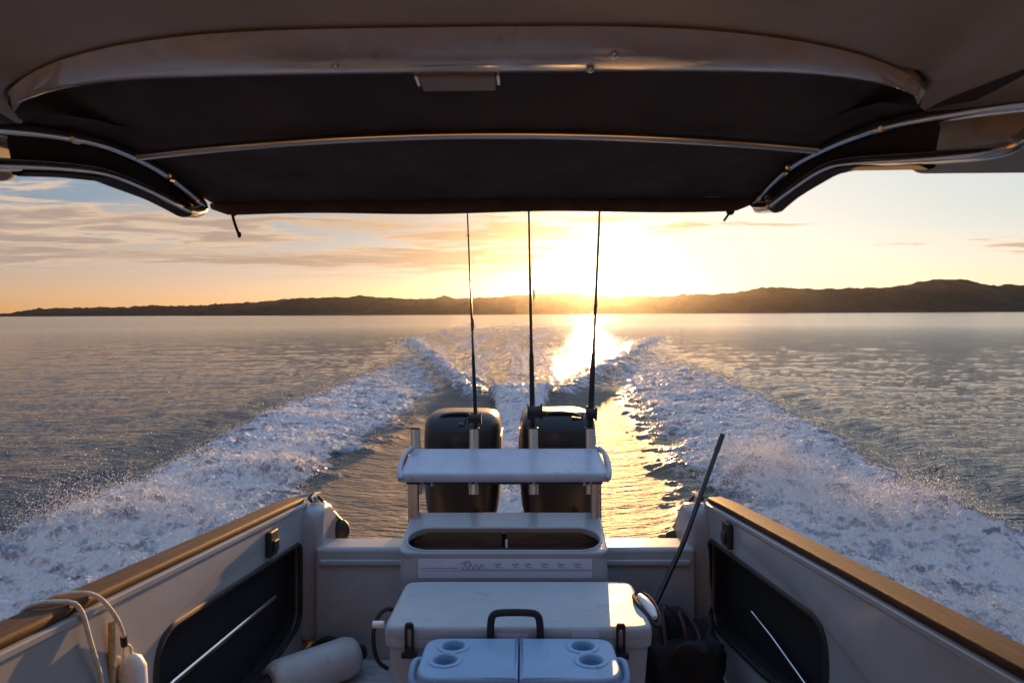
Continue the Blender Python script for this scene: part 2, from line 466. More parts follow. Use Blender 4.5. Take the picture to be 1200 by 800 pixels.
for sx in (-1, 1):
    b = MB().tube([(x, y, E_ + z) for x, y, z in TU[sx]], .0125, 14, smooth=2)
    b.build('side_tube', M['steel'], aw)
    b = MB().tube([(x, y, E_ + z) for x, y, z in TL[sx]], .0115, 14, smooth=2)
    b.build('side_tube', M['steel'], aw)
    e, l = TU[sx][-1], TL[sx][-1]
    b = MB().tube([(e[0], e[1] - .03, E_ + e[2] + .003), (e[0], e[1] + .005, E_ + e[2]), (e[0] - sx * .0, e[1] + .02, E_ + (e[2] + l[2]) / 2 + .004), (l[0], l[1] + .04, E_ + l[2] + .004), (l[0], l[1], E_ + l[2])], .0165, 14, smooth=2)
    b.build('tube_elbow', M['steel'], aw)
    # valance of canvas wrapping the two tubes
    rows = []
    up_, lo_ = TU[sx], TL[sx]
    for y in np.linspace(1.20, 1.885, 30):
        zu = ip(y, [p[1] for p in up_], [p[2] for p in up_]); zl = ip(y, [p[1] for p in lo_[-6:]], [p[2] for p in lo_[-6:]])
        if sx > 0 and y < 1.25: zl = max(zl, .33)
        x0 = sx * (abs(ip(y, [p[1] for p in up_], [p[0] for p in up_])) + .018)
        zl2 = zl - .016 + .03 * np.clip((y - 1.80) / .085, 0, 1)
        row = [(x0 - sx * .09, y, E_ + zu + .028), (x0 - sx * .03, y, E_ + zu + .020), (x0, y, E_ + zu + .004)]
        for t in (.2, .4, .6, .8, 1):
            row.append((x0 + sx * (.006 + .006 * math.sin(t * 3.1 + y * 12)), y, E_ + zu + (zl2 - zu) * t))
        row += [(x0 - sx * .012, y, E_ + zl2 - .004), (x0 - sx * .028, y, E_ + zl2 + .004)]
        rows.append(row)
    MB().grid(rows).build('side_valance', M['canvas'], aw, sharp=80)
    for y in (1.33, 1.70):
        b = MB()
        zu = ip(y, [p[1] for p in up_], [p[2] for p in up_]); x0 = ip(y, [p[1] for p in up_], [p[0] for p in up_])
        b.tube([(x0, y - .012, E_ + zu - .002), (x0, y + .012, E_ + zu + .002)], .0165, 14)
        b.build('tube_clamp', M['steel'], aw)
bw = [(x, 1.47 + .0 * x, E_ + .434 + .045 * (1 - ((x - .0) / .78) ** 2)) for x in np.linspace(-.745, .73, 25)]
MB().tube(bw, .0095, 12).build('bow_tube', M['steel'], aw)
for sx, xk in ((-1, -.725), (1, .678)):
    z0 = E_ + .412
    if sx < 0:
        b = MB().tube([(xk, 1.93, z0 + .03), (xk - .012, 1.935, z0), (xk - .004, 1.935, z0 - .03), (xk + .004, 1.935, z0 - .052), (xk + .010, 1.935, z0 - .066)], .0042, 8, smooth=1)
        b.ball((xk - .006, 1.935, z0 - .003), .008, 10).ball((xk + .010, 1.935, z0 - .064), (.006, .006, .009), 10)
    else:
        b = MB().tube([(xk + .012, 1.93, z0 + .03), (xk + .008, 1.935, z0), (xk + .004, 1.935, z0 - .012)], .009, 8, smooth=1)
        b.tube([(xk + .004, 1.935, z0 - .010), (xk - .012, 1.935, z0 - .034)], .0035, 8)
        b.ball((xk + .006, 1.935, z0 - .004), (.013, .011, .014), 12)
    b.build('tie_cord', M['cord'], aw)
    MB().box((xk + sx * -.05, 1.915, z0 + .032), (.05, .02, .008), .003).build('hem_tab', M['plate'], aw)

# ------------------------------------------------------------------ twin outboards
ob = thing('outboard_motor', 'left of the two dark outboards, behind the thin rod and the empty rod holder', 'outboard motor', (-.279, 4.2, .0), 'twin outboards on the stern')
cx = -.279
prof = [(.50, .205, 4.08, 4.60), (.58, .222, 4.05, 4.66), (.72, .234, 4.03, 4.70), (.90, .236, 4.03, 4.72), (1.02, .235, 4.03, 4.72), (1.08, .231, 4.045, 4.71), (1.118, .219, 4.075, 4.68), (1.140, .198, 4.115, 4.64), (1.152, .16, 4.18, 4.58), (1.157, .08, 4.28, 4.48)]
b = MB().rings([sring(cx, (y0 + y1) / 2, z, hx, (y1 - y0) / 2, 4.2, 48) for z, hx, y0, y1 in prof])
cowl = b.build('cowl', M['cowl'], ob, sharp=60)
b = MB()
b.tube([(cx - .125, 4.11, 1.128), (cx - .10, 4.115, 1.145), (cx, 4.12, 1.152), (cx + .10, 4.115, 1.145), (cx + .125, 4.11, 1.128)], .011, 10, smooth=2)
b.build('lift_grip', M['black'], cowl)
b = MB().rings([sring(cx, 4.375, z, .237 + e, .347 + e, 4.2, 48) for z, e in ((.775, -.004), (.780, .002), (.800, .002), (.805, -.004))], cap=False)
b.build('cowl_seam', M['rubber'], cowl)
for sx in (-1, 1):
    b = MB().plate(roundpoly([(4.25, .90), (4.62, .95), (4.60, 1.02), (4.25, 1.0)], .02), [], .006, YZ(cx + sx * .237), .002)
    b.build('air_vent', M['alloy'], cowl)
b = MB().rings([sring(cx, 4.36, z, hx, hy, 2.6, 32) for z, hx, hy in ((-.75, .035, .12), (-.45, .06, .17), (-.1, .085, .19), (.25, .12, .22), (.50, .19, .24), (.53, .19, .24))])
b.build('midsection', M['cowl'], ob)
b = MB().box((cx, 4.12, .34), (.26, .12, .36), .02).box((cx, 4.05, .46), (.16, .10, .10), .015)
b.build('mount_bracket', M['black'], ob)
b = MB().tube([(cx + .10, 4.06, .56), (cx + .12, 3.92, .52), (cx + .10, 3.78, .34), (cx + .06, 3.66, .25)], .02, 10, smooth=2)
b.build('rigging_hose', M['rubber'], ob)
o2 = copy_tree(ob)
o2['_b'] = (.308, 4.2, 0); o2.matrix_world = BOAT @ Matrix.Translation((.308, 4.2, .004))
o2['label'] = 'right of the two dark outboards, behind the thickest rod and the bulky middle reel'

# ------------------------------------------------------------------ bait board with rod holders
bb = thing('bait_board', 'grey white bait cutting board on two posts in front of the outboards', 'bait board', (0, 3.5, .6))
prof = [(3.402, .872), (3.393, .882), (3.391, .905), (3.396, .916), (3.408, .922), (3.425, .920), (3.62, .996), (3.634, 1.006), (3.644, 1.004), (3.646, .990), (3.62, .960), (3.45, .876)]
rr = []
for x, k, dz in ((-.522, .6, .01), (-.515, .85, .004), (-.50, 1, 0), (-.25, 1, 0), (0, 1, 0), (.25, 1, 0), (.495, 1, 0), (.512, .85, .004), (.520, .6, .01)):
    yc, zc = 3.52, .95
    rr.append([((x * (1 - .26 * max(0, (y - 3.40)))), yc + (y - yc) * (1 if k == 1 else .92 + .08 * k), zc + (z - zc) * 1 + dz * 0) for y, z in prof])
b = MB().rings(rr)
b.build('board_top', M['board'], bb, sharp=40)
b = MB().box((0, 3.45, .866), (.98, .08, .014), .004)
b.build('under_tray', M['black'], bb)
for sx, x0 in ((-1, -.525), (1, .524)):
    b = MB().tube([(x0 - sx * .012, 3.385, .890), (x0, 3.405, .915), (x0 + sx * .006, 3.50, .958), (x0 - sx * .004, 3.58, .992), (x0 - sx * .030, 3.645, 1.008), (x0 - sx * .05, 3.65, .995)], .0125, 12, smooth=2, flat=1.35)
    b.plate(roundpoly([(3.392, .893), (3.40, .915), (3.50, .958), (3.58, .992), (3.645, 1.0), (3.645, .965), (3.45, .872)], .012, 4), [], .016, YZ(x0 + sx * .001), .005)
    b.build('end_cheek', M['board'], bb)
    b = MB().box((sx * .452 + .0, 3.46, .60), (.034, .045, .62), .006)
    b.box((sx * .452 + sx * .028, 3.50, .60), (.022, .045, .62), .005)
    b.build('post', M['alloy'], bb)
hold = [(-.478, -.16), (-.167, 0), (.150, .0), (.452, .06)]
for k, (hx, lean) in enumerate(hold):
    d = Vector((lean * .30, .16, 1)).normalized()
    p0 = Vector((hx, 3.655, .985))
    b = MB().tube([p0 - d * .22, p0 + d * .125], .0255, 20)
    h = b.build('rod_holder', M['alloy'], bb)
    b = MB()
    ring = [p0 + d * .125 + Vector((math.cos(t) * .026, math.sin(t) * .026, -math.sin(t) * .004)) for t in np.linspace(0, 2 * math.pi, 20, endpoint=False)]
    b.tube(ring, .0045, 8, closed=True); b.tube([p0 + d * .118, p0 + d * .127], .022, 16)
    b.build('holder_cap', M['black'], h)
for x in (-.41, -.36, -.17, -.14, .15, .40, .43):
    MB().tube([(x, 3.415, .875), (x, 3.415, .850)], .008, 8).build('bolt', M['steel'], bb)

# ------------------------------------------------------------------ rods and reels
def rod(label, base, tip, reel, sc_=1.0, lure=None):
    B_ = Vector(base); T = Vector(tip); d = (T - B_).normalized()
    rd = thing('fishing_rod', label, 'fishing rod', base, 'rods standing in the board holders')
    L_ = (T - B_).length
    P = lambda s_: B_ + d * s_
    b = MB().tube([P(0), P(.30), P(.46)], [.0135 * sc_, .0125 * sc_, .0105 * sc_], 12)
    b.build('grip', M['cork'], rd)
    side = d.cross(Vector((0, 1, 0))).normalized()
    fwd = Vector((0, -1, 0))
    bend = side * 0
    b = MB().tube([P(.40), P(.9), P(1.4), P(L_)], [.0085 * sc_, .0062 * sc_, .0042 * sc_, .0014], 10)
    b.build('blank', M['rod'], rd)
    for s_, q in ((.62, .013), (.86, .010), (1.10, .008), (1.32, .007), (1.52, .006)):
        c = P(s_) - fwd * -.014
        b = MB()
        ring = [c + side * math.cos(t) * q + d * math.sin(t) * q * .25 + fwd * (math.sin(t) * q) for t in np.linspace(0, 2 * math.pi, 14, endpoint=False)]
        b.tube(ring, .0014, 6, closed=True); b.tube([P(s_ - .02), P(s_ - .004) + fwd * .006, c - fwd * q * .4], .0016, 6)
        b.build('line_guide', M['rod'], rd)
    rc = P(reel[5]) + fwd * .05 * reel[1] + side * reel[0]
    ra = side
    w = reel[2]
    b = MB()
    b.tube([rc - ra * w, rc - ra * w * .8], .040 * reel[3], 20).tube([rc + ra * w * .8, rc + ra * w], .040 * reel[3], 20)
    b.tube([rc - ra * w * .85, rc - ra * w * .6, rc, rc + ra * w * .6, rc + ra * w * .85], [.034 * reel[3], .029 * reel[3], .027 * reel[3], .029 * reel[3], .034 * reel[3]], 20)
    b.tube([P(reel[5] - .06) + fwd * .012, P(reel[5]) + fwd * .018, P(reel[5] + .06) + fwd * .012], .008, 8)
    rl = b.build('reel', M['black'], rd, sharp=30)
    hs = 1 if reel[4] > 0 else -1
    b = MB().tube([rc + ra * w * hs, rc + ra * (w + .018) * hs, rc + ra * (w + .022) * hs + d * -.03 + fwd * .01], .0045, 8)
    b.tube([rc + ra * (w + .018) * hs + d * -.03 + fwd * .01, rc + ra * (w + reel[4] if hs > 0 else -(w - reel[4])) + d * -.032 + fwd * .01], [.0045, .0045, .012, .013], 10)
    b.build('reel_handle', M['black'], rl)
    if lure:
        s_, off = lure
        c = P(s_) + side * off
        b = MB().tube([c + d * .035, c + d * .02, c, c - d * .03], [.002, .0055, .0065, .002], 10)
        b.tube([c - d * .03, c - d * .05 + side * .006, c - d * .046 + side * .012], .0013, 6)
        b.tube([c + d * .035, P(s_ + .10)], .0008, 5)
        b.build('lure', M['plate'], rd)
    return rd
rod('thin rod leaning outward on the left, small light reel in front of left outboard', (-.155, 3.675, 1.05), (-.224, 3.70, 2.85), (.0, .8, .034, .85, .052, .115), .8, (.62, -.008))
rod('straight upright rod in the middle, bulky reel between the two outboards', (.148, 3.675, 1.05), (.124, 3.70, 2.85), (-.012, 1.0, .040, 1.15, -.02, .15), 1.1, (.78, -.02))
rod('thickest rod by the right holder with long reel handle pointing right', (.452, 3.675, 1.05), (.545, 3.70, 2.85), (-.0, .7, .028, .95, .075, .14), 1.2, (.72, -.006))

# ------------------------------------------------------------------ bait tank on the transom
bt = thing('bait_tank', 'white moulded bait tank with long oval opening and sticker, behind the white chest', 'bait tank', (0, 3.3, .0))
zf, zbk, yf_, yb_ = .600, .690, 3.12, 3.50
ang = math.atan2(zbk - zf, yb_ - yf_)
TT = Matrix.Translation((0, yf_, zf)) @ Matrix.Rotation(ang, 4, 'X')
depth = math.hypot(zbk - zf, yb_ - yf_)
oval = rrect(-.452, .020, .455, .232, .104, 10)
b = MB().plate(rrect(-.478, .0, .484, depth + .02, .05, 8), [oval], .034, TT @ Matrix.Translation((0, 0, -.012)), .011, 4)
top = b.build('tank_top', M['gelcoat'], bt, sharp=50)
ol = [(x, y) for x, y in oval]
b = MB().tube([(TT @ Vector((x, y, .004))) for x, y in rrect(-.456, .016, .459, .236, .107, 12)], .0075, 8, closed=True)
b.build('opening_rim', M['gelcoat'], top)
b = MB()
b.rings([sring(.003, (yf_ + yb_) / 2 + dy_, z, hx, hy, 14, 64) for z, hx, hy, dy_ in ((.0, .470, .185, .006), (.3, .472, .187, .004), (.44, .476, .19, .002), (.475, .481, .1935, 0), (.50, .481, .1935, 0), (.535, .476, .19, 0), (.565, .474, .188, 0), (.588, .472, .186, .0))], cap=False)
body = b.build('tank_body', M['gelcoat'], bt, sharp=50)
b = MB().box((.003, 3.215, .40), (.9, .012, .40)).box((.003, 3.372, .42), (.92, .012, .42)).box((.003, 3.29, .43), (.9, .16, .01))
b.build('tank_liner', M['pocket'], bt)
b = MB().box((-.225, 3.352, .57), (.43, .014, .14), .003).box((.235, 3.352, .57), (.45, .014, .14), .003)
b.build('inner_door', M['teakin'], bt)
b = MB().box((.012, 3.34, .575), (.012, .012, .06), .003)
b.build('door_clip', M['white'], bt)
# sticker with its row of small marks
sy = yf_ - .0025
b = MB().plate(rrect(-.385, .492, .405, .578, .006, 3), [], .002, XZ(sy), .0005, 1)
st = b.build('sticker', M['sticker'], bt)
b = MB()
yk = sy - .002
def bar(x0, z0, x1, z1, w): 
    d = Vector((x1 - x0, 0, z1 - z0)); n = Vector((-d.z, 0, d.x)).normalized() * w / 2
    q = [Vector((x0, yk, z0)) + n, Vector((x1, yk, z1)) + n, Vector((x1, yk, z1)) - n, Vector((x0, yk, z0)) - n]
    b.rings([q, [p + Vector((0, .0012, 0)) for p in q]])
bar(-.375, .537, -.20, .537, .003); bar(-.19, .5305, .400, .5305, .003); bar(-.375, .525, .400, .525, .002)
for px_ in (-.17, -.145, -.12, -.095):
    bar(px_ - .012, .533, px_, .556, .004); bar(px_, .556, px_ + .012, .533, .004)
bar(-.19, .556, -.155, .566, .006); bar(-.155, .566, -.145, .552, .006)
for k, px_ in enumerate((-.02, .06, .115, .19, .265, .34)):
    bar(px_ - .016, .556, px_ + .014, .556, .004); bar(px_ + .014, .556, px_ - .010, .545, .004); bar(px_ - .012, .540, px_ + .018, .540, .003)
    bar(px_ - .016, .556, px_ - .014, .547, .003)
b.build('sticker_marks', M['ink'], st, fix=True)
# ------------------------------------------------------------------ white ice chest
ch = thing('ice_chest', 'large white ice chest with black front handle, standing before the bait tank', 'ice chest', (.073, 2.79, 0))
cxx, cyy = .0725, 2.795
b = MB().rings([sring(cxx, cyy, z, hx, hy, 16, 72) for z, hx, hy in ((.012, .440, .225), (.02, .452, .236), (.30, .478, .248), (.405, .486, .252), (.418, .484, .250))])
b.build('chest_body', M['chest'], ch, sharp=45)
b = MB().rings([sring(cxx, cyy, z, hx, hy, 16, 72) for z, hx, hy in ((.420, .492, .254), (.424, .498, .259), (.448, .500, .262), (.454, .498, .259), (.460, .501, .262), (.485, .500, .262), (.496, .493, .256), (.500, .480, .245))])
lid = b.build('chest_lid', M['chest'], ch, sharp=45)
b = MB().box((cxx, cyy + .256, .42), (.85, .02, .05), .006)
b.build('lid_hinge', M['black'], ch)
b = MB().tube([(-.028, 2.525, .445), (-.028, 2.518, .515), (-.022, 2.516, .55), (.0, 2.515, .562), (.126, 2.515, .562), (.148, 2.516, .55), (.154, 2.518, .515), (.154, 2.525, .445)], .0105, 12, smooth=2, flat=1.3)
b.box((-.028, 2.527, .445), (.03, .014, .045), .005).box((.154, 2.527, .445), (.03, .014, .045), .005)
b.build('front_handle', M['black'], ch)
for x in (-.327, .449):
    b = MB().plate(rrect(x - .017, .395, x + .017, .522, .014, 6), [rrect(x - .0075, .43, x + .0075, .498, .007, 5)], .012, XZ(2.524), .004)
    b.box((x, 2.522, .402), (.058, .016, .020), .005).box((x, 2.52, .515), (.024, .018, .014), .004)
    b.build('latch', M['rubber'], ch)
b = MB().plate(rrect(.055 - .06, .432, .055 + .055, .478, .004, 3), [], .002, XZ(2.531), .0005, 1)
b.build('nameplate', M['sticker'], lid)
b = MB().plate(rrect(.27, .462, .37, .495, .004, 3), [], .002, XZ(2.531), .0005, 1)
b.build('nameplate', M['sticker'], lid)
# rope side handles
b = MB().tube([(-.428, 2.84, .44), (-.470, 2.82, .47), (-.505, 2.76, .44), (-.510, 2.74, .36), (-.49, 2.74, .28), (-.45, 2.75, .25)], .0085, 10, smooth=2)
hL = b.build('rope_handle', M['cord'], ch)
MB().tube([(-.455, 2.70, .445), (-.50, 2.70, .445)], .014, 12).build('handle_grip', M['white'], hL)
loop = [Vector((.565, 2.79, .508)) + Vector((.016 * math.sin(t) + .022 * (1 - math.cos(t)) * .5, -.11 + .115 * math.cos(t), .0 + .040 * math.sin(t) - .030 * (1 - math.cos(t)))) for t in np.linspace(0, 2 * math.pi, 24, endpoint=False)]
loop = [(.548, 2.86, .506), (.575, 2.88, .510), (.600, 2.84, .512), (.615, 2.76, .508), (.618, 2.66, .492), (.606, 2.60, .478), (.588, 2.61, .480), (.560, 2.70, .502), (.545, 2.79, .506)]
b = MB().tube(loop, .0085, 10, smooth=2, closed=True)
hR = b.build('rope_handle', M['cord'], ch)
b = MB().tube([(.572, 2.84, .508), (.583, 2.76, .508), (.592, 2.70, .504), (.598, 2.645, .494)], [.012, .020, .019, .008], 14, smooth=2)
b.build('handle_grip', M['white'], hR)

# ------------------------------------------------------------------ blue cooler
bc = thing('blue_cooler', 'small pale blue cooler with split lid and four cup rings, in front of white chest', 'cooler', (.077, 2.34, 0))
kx, ky, kz = .077, 2.345, .475
b = MB().rings([sring(kx, ky, z, hx, hy, 9, 64) for z, hx, hy in ((.012, .27, .12), (.03, .285, .132), (.38, .315, .150), (.395, .316, .151))])
b.build('cooler_body', M['blue'], bc, sharp=50)
cups = {-1: [(-.155, 2.428), (-.172, 2.318)], 1: [(.300, 2.428), (.318, 2.318)]}
for sx in (-1, 1):
    x0, x1 = (kx - .335, kx - .0022) if sx < 0 else (kx + .0022, kx + .335)
    out = roundpoly([(x0, 2.185), (x1, 2.185), (x1, 2.505), (x0, 2.505)] , [.09, .004, .004, .07] if sx < 0 else [.004, .09, .07, .004], 8)
    hs = [[(a + .036 * math.cos(t), c + .036 * math.sin(t)) for t in np.linspace(0, 2 * math.pi, 28, endpoint=False)] for a, c in cups[sx]]
    b = MB().plate(out, hs, .075, XY(kz - .0375), .012, 4)
    l = b.build('cooler_lid', M['blue'], bc, sharp=50)
    for a, c in cups[sx]:
        b = MB()
        b.rings([[(a + r_ * math.cos(t), c + r_ * math.sin(t), z) for t in np.linspace(0, 2 * math.pi, 28, endpoint=False)] for r_, z in ((.060, kz - .003), (.058, kz + .003), (.050, kz + .006), (.043, kz + .0045), (.038, kz - .002), (.035, kz - .03), (.033, kz - .062))], cap=False)
        vs = [b.bm.verts.new((a + .033 * math.cos(t), c + .033 * math.sin(t), kz - .062)) for t in np.linspace(0, 2 * math.pi, 28, endpoint=False)]
        b.bm.faces.new(vs)
        b.build('cup_holder', M['blue'], l, sharp=50)
    b = MB().tube([(kx + sx * .322, 2.40, .435), (kx + sx * .36, 2.40, .44), (kx + sx * .366, 2.36, .43), (kx + sx * .362, 2.31, .40), (kx + sx * .322, 2.30, .39)], .0125, 12, smooth=2)
    b.build('carry_lug', M['blue'], bc)

# ------------------------------------------------------------------ deck gear
tb = thing('tote_bag', 'limp black tote bag with dull red straps slumped in right corner of cockpit', 'bag', (.78, 3.05, 0))
rr = []
for k, (z, hx, hy) in enumerate(((.012, .15, .17), (.05, .165, .19), (.14, .17, .20), (.22, .165, .20), (.27, .15, .20), (.285, .13, .17), (.27, .10, .13), (.20, .08, .11))):
    base = sring(.79, 3.06, z, hx, hy, 3, 48)
    rr.append([(x + .016 * math.sin(i_ * .9 + k * 1.3) * (z > .03), y + .014 * math.sin(i_ * .7 + k), z + (.028 * math.sin(i_ * .52 + 1.1) + .018 * math.sin(i_ * 1.3) + .05 * (y - 3.06)) * (z > .2)) for i_, (x, y, z) in enumerate(base)])
MB().rings(rr).build('bag_body', M['bag'], tb, sharp=70)
for q in (0, 1):
    b = MB().tube([(.70 + .10 * q, 2.93 + .03 * q, .25), (.70 + .09 * q, 3.0, .33), (.715 + .08 * q, 3.14, .385 - .04 * q), (.77 + .06 * q, 3.12, .34), (.82 + .04 * q, 3.0, .29), (.84, 2.93, .24)], .008, 8, smooth=2, flat=.35)
    b.build('bag_strap', M['red'], tb)
pl = MB().tube([(.607, 3.0, .29), (.86, 3.283, .615), (1.163, 3.695, 1.06)], [.0125, .0125, .0125], 14, smooth=0)
pl.tube([(1.115, 3.632, .99), (1.168, 3.702, 1.067)], .0145, 14)
o = pl.build('boat_hook', M['rod'], base=(.607, 3.0, .29))
tag(o, 'long dark pole leaning on the right stern corner above black bag', 'pole')
fd = thing('boat_fender', 'grey cylindrical fender lying on the deck in left corner', 'fender', (-.84, 3.10, .0))
a_, c_ = Vector((-1.00, 2.93, .095)), Vector((-.70, 3.24, .095)); dd = (c_ - a_).normalized()
b = MB().tube([a_ - dd * .0, a_ + dd * .015, a_ + dd * .05, c_ - dd * .05, c_ - dd * .012, c_], [.062, .078, .092, .092, .080, .05], 28)
b.build('fender_body', M['fender'], fd, sharp=60)
for p_, s_ in ((a_, -1), (c_, 1)):
    MB().tube([p_ + dd * s_ * -.012, p_ + dd * s_ * .045], [.055, .03], 20).build('end_cap', M['rubber'], fd)
lb = MB().tube([(-.98, 3.30, .03), (-.93, 3.34, .09), (-.86, 3.34, .13), (-.80, 3.35, .10), (-.86, 3.36, .05), (-.95, 3.36, .07), (-.98, 3.34, .05)], .016, 8, smooth=2, closed=True)
o = lb.build('coiled_line', M['cord'], base=(-.9, 3.33, 0))
tag(o, 'black coiled line behind the grey fender on deck', 'rope')
# lanyard over the left gunwale with a small white float
ly = thing('fender_lanyard', 'cream rope doubled over the left teak gunwale, holding a small white float', 'lanyard', (-1.08, 1.9, .85))
czl = lambda y: cap_z(y)
b = MB().tube([(-1.20, 1.72, czl(1.72) - .10), (-1.192, 1.73, czl(1.73) + .02), (-1.165, 1.745, czl(1.74) + .040), (-1.10, 1.77, czl(1.77) + .040), (-1.069, 1.79, czl(1.79) + .022), (-1.055, 1.81, .74), (-1.052, 1.85, .64), (-1.050, 1.87, .52), (-1.05, 1.88, .35)], .0062, 10, smooth=2)
b.build('rope_strand', M['rope'], ly)
b = MB().tube([(-1.20, 1.80, czl(1.8) - .10), (-1.192, 1.81, czl(1.81) + .02), (-1.165, 1.825, czl(1.82) + .040), (-1.10, 1.85, czl(1.85) + .040), (-1.069, 1.87, czl(1.87) + .022), (-1.052, 1.92, .77), (-1.045, 1.94, .715), (-1.045, 1.945, .692)], .0058, 10, smooth=2)
b.build('rope_strand', M['rope'], ly)
MB().tube([(-1.045, 1.942, .705), (-1.045, 1.947, .678)], .0095, 10).build('rope_clip', M['rubber'], ly)
b = MB().tube([(-1.045, 1.946, .684), (-1.042, 1.935, .655), (-1.04, 1.93, .60)], .0045, 8, smooth=2).tube([(-1.045, 1.946, .684), (-1.042, 1.975, .665), (-1.035, 1.965, .64)], .0045, 8, smooth=2)
b.build('rope_strand', M['rope'], ly)
b = MB().tube([(-1.06, 1.91, .76), (-1.058, 1.91, .57), (-1.058, 1.91, .32)], .0095, 10)
b.build('yellow_lit_line', M['tan'], ly)
b = MB().tube([(-1.03, 1.965, .648), (-1.03, 1.965, .638), (-1.03, 1.964, .612), (-1.03, 1.962, .56), (-1.03, 1.96, .42), (-1.03, 1.96, .38)], [.006, .022, .036, .040, .040, .02], 20)
b.build('float', M['white'], ly)
# black ball fenders and lashings aft of each corner post
for sx, lab in ((-1, 'black ball fender tied by cord behind the left stern corner'), (1, 'black rubber roller tied behind the right stern corner near pole')):
    t = thing('ball_fender', lab, 'fender', (sx * .93, 3.78, .5))
    c = Vector((-.912, 3.76, .545)) if sx < 0 else Vector((.93, 3.80, .50))
    r_ = (.052, .052, .060) if sx < 0 else (.05, .06, .035)
    MB().ball(c, r_, 20).build('ball', M['rubber'], t)
    b = MB()
    b.tube([(sx * 1.0, 3.53, .75), (sx * 1.01, 3.60, .78), (sx * 1.02, 3.66, .765), (sx * .985, 3.72, .70), c + Vector((0, 0, .055))], .0085, 8, smooth=2)
    b.tube([(sx * 1.02, 3.55, .755), (sx * 1.02, 3.59, .775), (sx * 1.035, 3.65, .755), (sx * 1.0, 3.64, .745)], .0075, 8, smooth=2)
    b.build('lashing', M['cord'], t)
    MB().tube([(sx * .985, 3.70, .712), c + Vector((-sx * .012, 0, .05))], .0055, 8).build('shackle_bar', M['steel'], t)
# ------------------------------------------------------------------ numpy noise
def perlin(x, y, seed=0):
    xi = np.floor(x).astype(np.int64); yi = np.floor(y).astype(np.int64)
    fx = x - xi; fy = y - yi
    def g(ix, iy):
        h = (ix * 374761393 + iy * 668265263 + seed * 2147483647) & 0xffffffff
        h = ((h ^ (h >> 13)) * 1274126177) & 0xffffffff
        h = h ^ (h >> 16)
        a = (h & 0xffff) * (2 * np.pi / 65536)
        return np.cos(a), np.sin(a)
    u = fx ** 3 * (fx * (fx * 6 - 15) + 10); v = fy ** 3 * (fy * (fy * 6 - 15) + 10)
    def dot(ix, iy, dx, dy):
        gx, gy = g(ix, iy); return gx * dx + gy * dy
    a = dot(xi, yi, fx, fy); b = dot(xi + 1, yi, fx - 1, fy)
    c = dot(xi, yi + 1, fx, fy - 1); d = dot(xi + 1, yi + 1, fx - 1, fy - 1)
    return ((a + u * (b - a)) * (1 - v) + (c + u * (d - c)) * v) * 1.5
def fbm(x, y, oct=4, gain=.5, seed=0, ridge=False):
    s = 0; a = 1; t = 0
    for i in range(oct):
        n = perlin(x * 2 ** i, y * 2 ** i, seed + i * 17)
        if ridge: n = 1 - 2 * np.abs(n)
        s = s + a * n; t += a; a *= gain
    return s / t
def sst(a, b, x):
    t = np.clip((x - a) / (b - a), 0, 1); return t * t * (3 - 2 * t)

# ------------------------------------------------------------------ the sea with the boat's wake
dy = np.concatenate([np.arange(470, 14, -.8), np.geomspace(14, .23, 80)])
rad = np.concatenate([[.6, 1.5, 2.6, 3.2], EYE_H * 800 / dy])
az = np.concatenate([np.linspace(-180, -43, 60)[:-1], np.linspace(-43, 43, 980), np.linspace(43, 180, 60)[1:-1]])
na, nr = len(az), len(rad)
A, Rr = np.meshgrid(np.radians(az), rad)
X = np.sin(A) * Rr; Y = np.cos(A) * Rr

XC = .00018 * np.clip(Y, 0, 150) ** 2
def edges(Y):
    xol = np.interp(Y, [0, 6, 8, 10, 16, 36, 60], [4.6, 4.8, 5.0, 5.05, 5.6, 5.9, 6.2])
    xor_ = np.interp(Y, [0, 6.3, 9, 11, 16, 23, 37, 60], [4.2, 4.6, 4.9, 5.25, 6.0, 6.75, 7.3, 7.8])
    arl = 1.0 + (Y - 16) * .2109; arr = .8 + (Y - 16) * .259
    inl = np.interp(Y, [0, 4, 6, 8, 12, 18, 22], [1.2, 1.7, 2.2, 2.6, 2.45, 2.15, 2.7])
    inr = np.interp(Y, [0, 5, 8, 12.6, 18, 22], [1.2, 1.6, 2.0, 2.3, 2.6, 2.75])
    return xol, xor_, arl, arr, np.maximum(inl, np.where(Y > 19, arl + .35, 0)), np.maximum(inr, np.where(Y > 19, arr + .25, 0))
XOL, XOR, ARL, ARR, INL, INR = edges(Y)
left = X < 0
aX = np.abs(X)
xo = np.where(left, XOL, XOR); xi_ = np.where(left, INL, INR); ar = np.where(left, ARL, ARR)
n1 = fbm(X * .9, Y * .6, 4, .55, 3); n2 = fbm(X * 2.6, Y * 2.0, 4, .6, 5)
behind = sst(1.0, 3.0, Y)
edge = xo + .32 * n1 + .15 * n2
dens = np.interp(Y, [0, 11, 20, 30, 40, 52], [1, .95, .66, .44, .26, 0])
band = sst(edge + .25, edge - .95, aX) * sst(xi_ - .5 + .6 * n1, xi_ + .8 + .6 * n1, aX) * behind
streak = fbm(X * 1.6, Y * .35, 4, .6, 21)
foam = band * dens
# prop wash
w = np.interp(Y, [3, 6, 10, 15, 17.5, 19], [.5, .42, .45, .55, .75, .85])
prop = sst(w + .18 * n2 + .1, w - .12 + .18 * n2, np.abs(X - XC + .08)) * sst(21, 17.2, Y + n1 * 1.2) * behind
